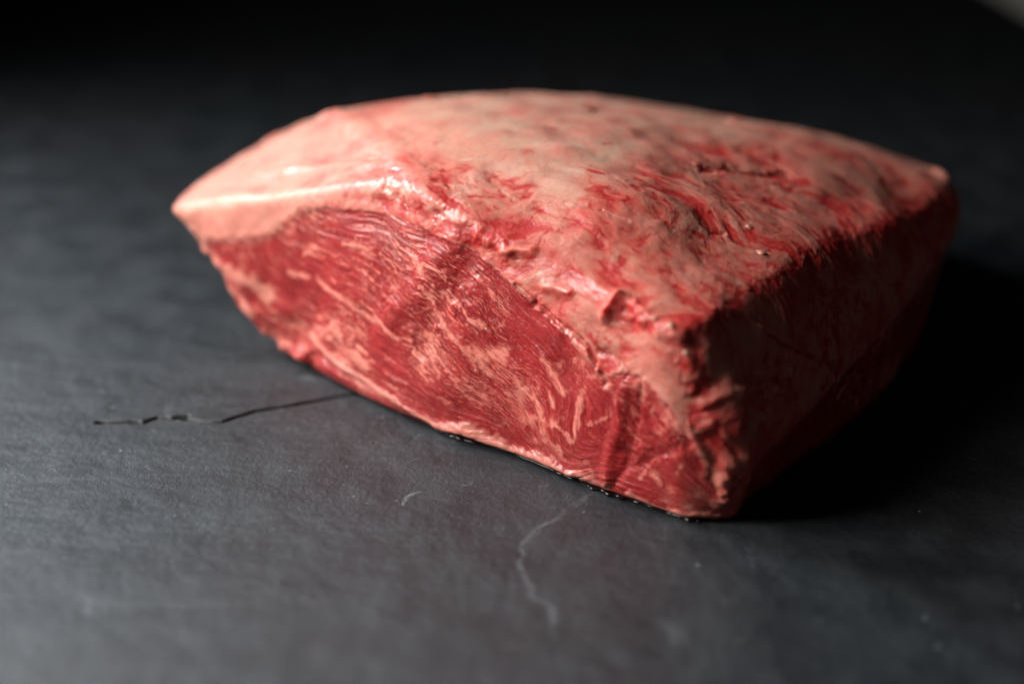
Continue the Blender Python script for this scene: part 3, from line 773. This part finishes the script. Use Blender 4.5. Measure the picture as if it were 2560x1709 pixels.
# ------------------------------------------------------------------ small pieces standing on the surface
def surf(p):
    k = np.argmin(((V1 - np.array(p)) ** 2).sum(1)); return V1[k], N1_[k], k
def blob(a, r, seed, flat=.6, axis=None, stretch=1.0, nu=20, nv=12):
    """a small lumpy body sunk into the surface at point a"""
    c, n, k = surf(a)
    t1 = np.array(axis, float) if axis is not None else np.cross(n, [.3, .2, 1.0]); t1 = t1 - n * (t1 @ n); t1 /= np.linalg.norm(t1); t2 = np.cross(n, t1)
    u = np.arange(nu) / nu * 2 * np.pi; v = np.linspace(0, np.pi, nv)
    U, Vv = np.meshgrid(u, v, indexing='ij')
    S = np.stack([np.cos(U) * np.sin(Vv), np.sin(U) * np.sin(Vv), np.cos(Vv)], -1).reshape(-1, 3)
    rr = r * (1 + .28 * noise(S * .9 + seed * 3.3, 1.6, seed) + .12 * noise(S + seed, 4, seed + 1))[:, None]
    Q = S * rr * np.array([stretch, 1, flat]); Pp = c + Q[:, :1] * t1 + Q[:, 1:2] * t2 + (Q[:, 2:] - r * flat * .25) * n
    i = np.arange(nu)[:, None]; j = np.arange(nv - 1)[None]
    F = np.stack([i * nv + j, i * nv + j + 1, ((i + 1) % nu) * nv + j + 1, ((i + 1) % nu) * nv + j], -1).reshape(-1, 4)
    return Pp, F, k
def piece(name, parent, a, r, seed, pal=.6, **kw):
    Pp, F, k = blob(a, r, seed, **kw)
    at = {m: np.full(len(Pp), MASK[m][k] * .4 if m in ('lean', 'marble', 'blood_glow', 'rough') else MASK[m][k]) for m in MASK}
    at['pale'] = np.full(len(Pp), pal); at['deep'] = np.zeros(len(Pp)); at['lean'] = np.zeros(len(Pp)); at['seam'] = np.zeros(len(Pp))
    return link_mesh(name, Pp, F, BEEF, at, parent)
cap = bpy.data.objects['fat_cap']; cutf = bpy.data.objects['cut_face']
for i, f in enumerate(FEAT['nodule']):
    piece('fat_nodule', cap, f[0][0], f[1] / 1000 * .9, i, .05 + .2 * ((i * 7) % 5) / 4, flat=.45, stretch=1 + .12 * (i % 4))
for i, f in enumerate(FEAT['flake']):
    a, b = np.array(f[0][0]), np.array(f[0][-1])
    piece('fat_flake', cap, f[0][len(f[0]) // 2], f[1] / 1000 * .55, 40 + i,   .5, flat=.3, axis=b - a, stretch=max(1.5, np.linalg.norm(b - a) / 2 / (f[1] / 1000 * .55)))
for i, f in enumerate(FEAT['fleck']):
    piece('fat_fleck', cutf, f[0][0], f[1] / 1000 * .6, 60 + i, 1.0, flat=.4)

# ------------------------------------------------------------------ juice where the meat meets the slate
def juice():
    m, nt, b = mat('meat_juice'); t = NT(nt)
    t.l(t.mix(t.noise(200, 3, vec=t.n('ShaderNodeTexCoord').outputs['Object']), (.006, .004, .004), (.012, .006, .006)), b.inputs['Base Color'])
    b.inputs['Roughness'].default_value = .06; b.inputs['IOR'].default_value = 1.36
    G = GRID[:, 10]                                           # line of contact
    rs = np.random.RandomState(5); Vs, Fs, base = [], [], 0
    # a thin wet film just outside the lower edge
    cols = np.arange(KST[5], KST[9], 3); C3 = V1.reshape(NC, NR, 3)[cols]
    lowz = C3[:, 10:40]; far = (lowz @ FN).argmax(1); edgep = lowz[np.arange(len(cols)), far].copy(); edgep[:, 2] = 0
    n = len(cols); u = np.linspace(0, 1, n)
    w = -.0009 + .0013 * noise(np.stack([u * 9, u * 0, u * 0], 1), 2.2, 60) + .0006 * noise(np.stack([u * 40, u * 0, u * 0], 1), 2.2, 61)
    w = np.clip(w, -.001, .002); prof = [(-1.0, .0), (-.6, .00030), (0, .00042), (.5, .00034), (.85, .00018), (1.0, -.0004)]
    for k, (o, hgt) in enumerate(prof):
        p = edgep + FN * (w * (1 if o >= 0 else 0) * (o + .001) + .004 * min(o, 0) - .0006 + np.minimum(w, 0) * (o >= 0))[:, None]
        p[:, 2] = hgt + (.0001 if hgt > 0 else 0); Vs.append(p)
    V = np.concatenate(Vs); r = len(prof); i = np.arange(n - 1)
    F = np.concatenate([np.stack([k * n + i, k * n + i + 1, (k + 1) * n + i + 1, (k + 1) * n + i], -1) for k in range(r - 1)])
    o = link_mesh('meat_juice', V, F, m); o['label'] = 'thin dark film of wet meat juice along the lower front edge of the beef'; o['category'] = 'juice'; o['kind'] = 'stuff'
juice()
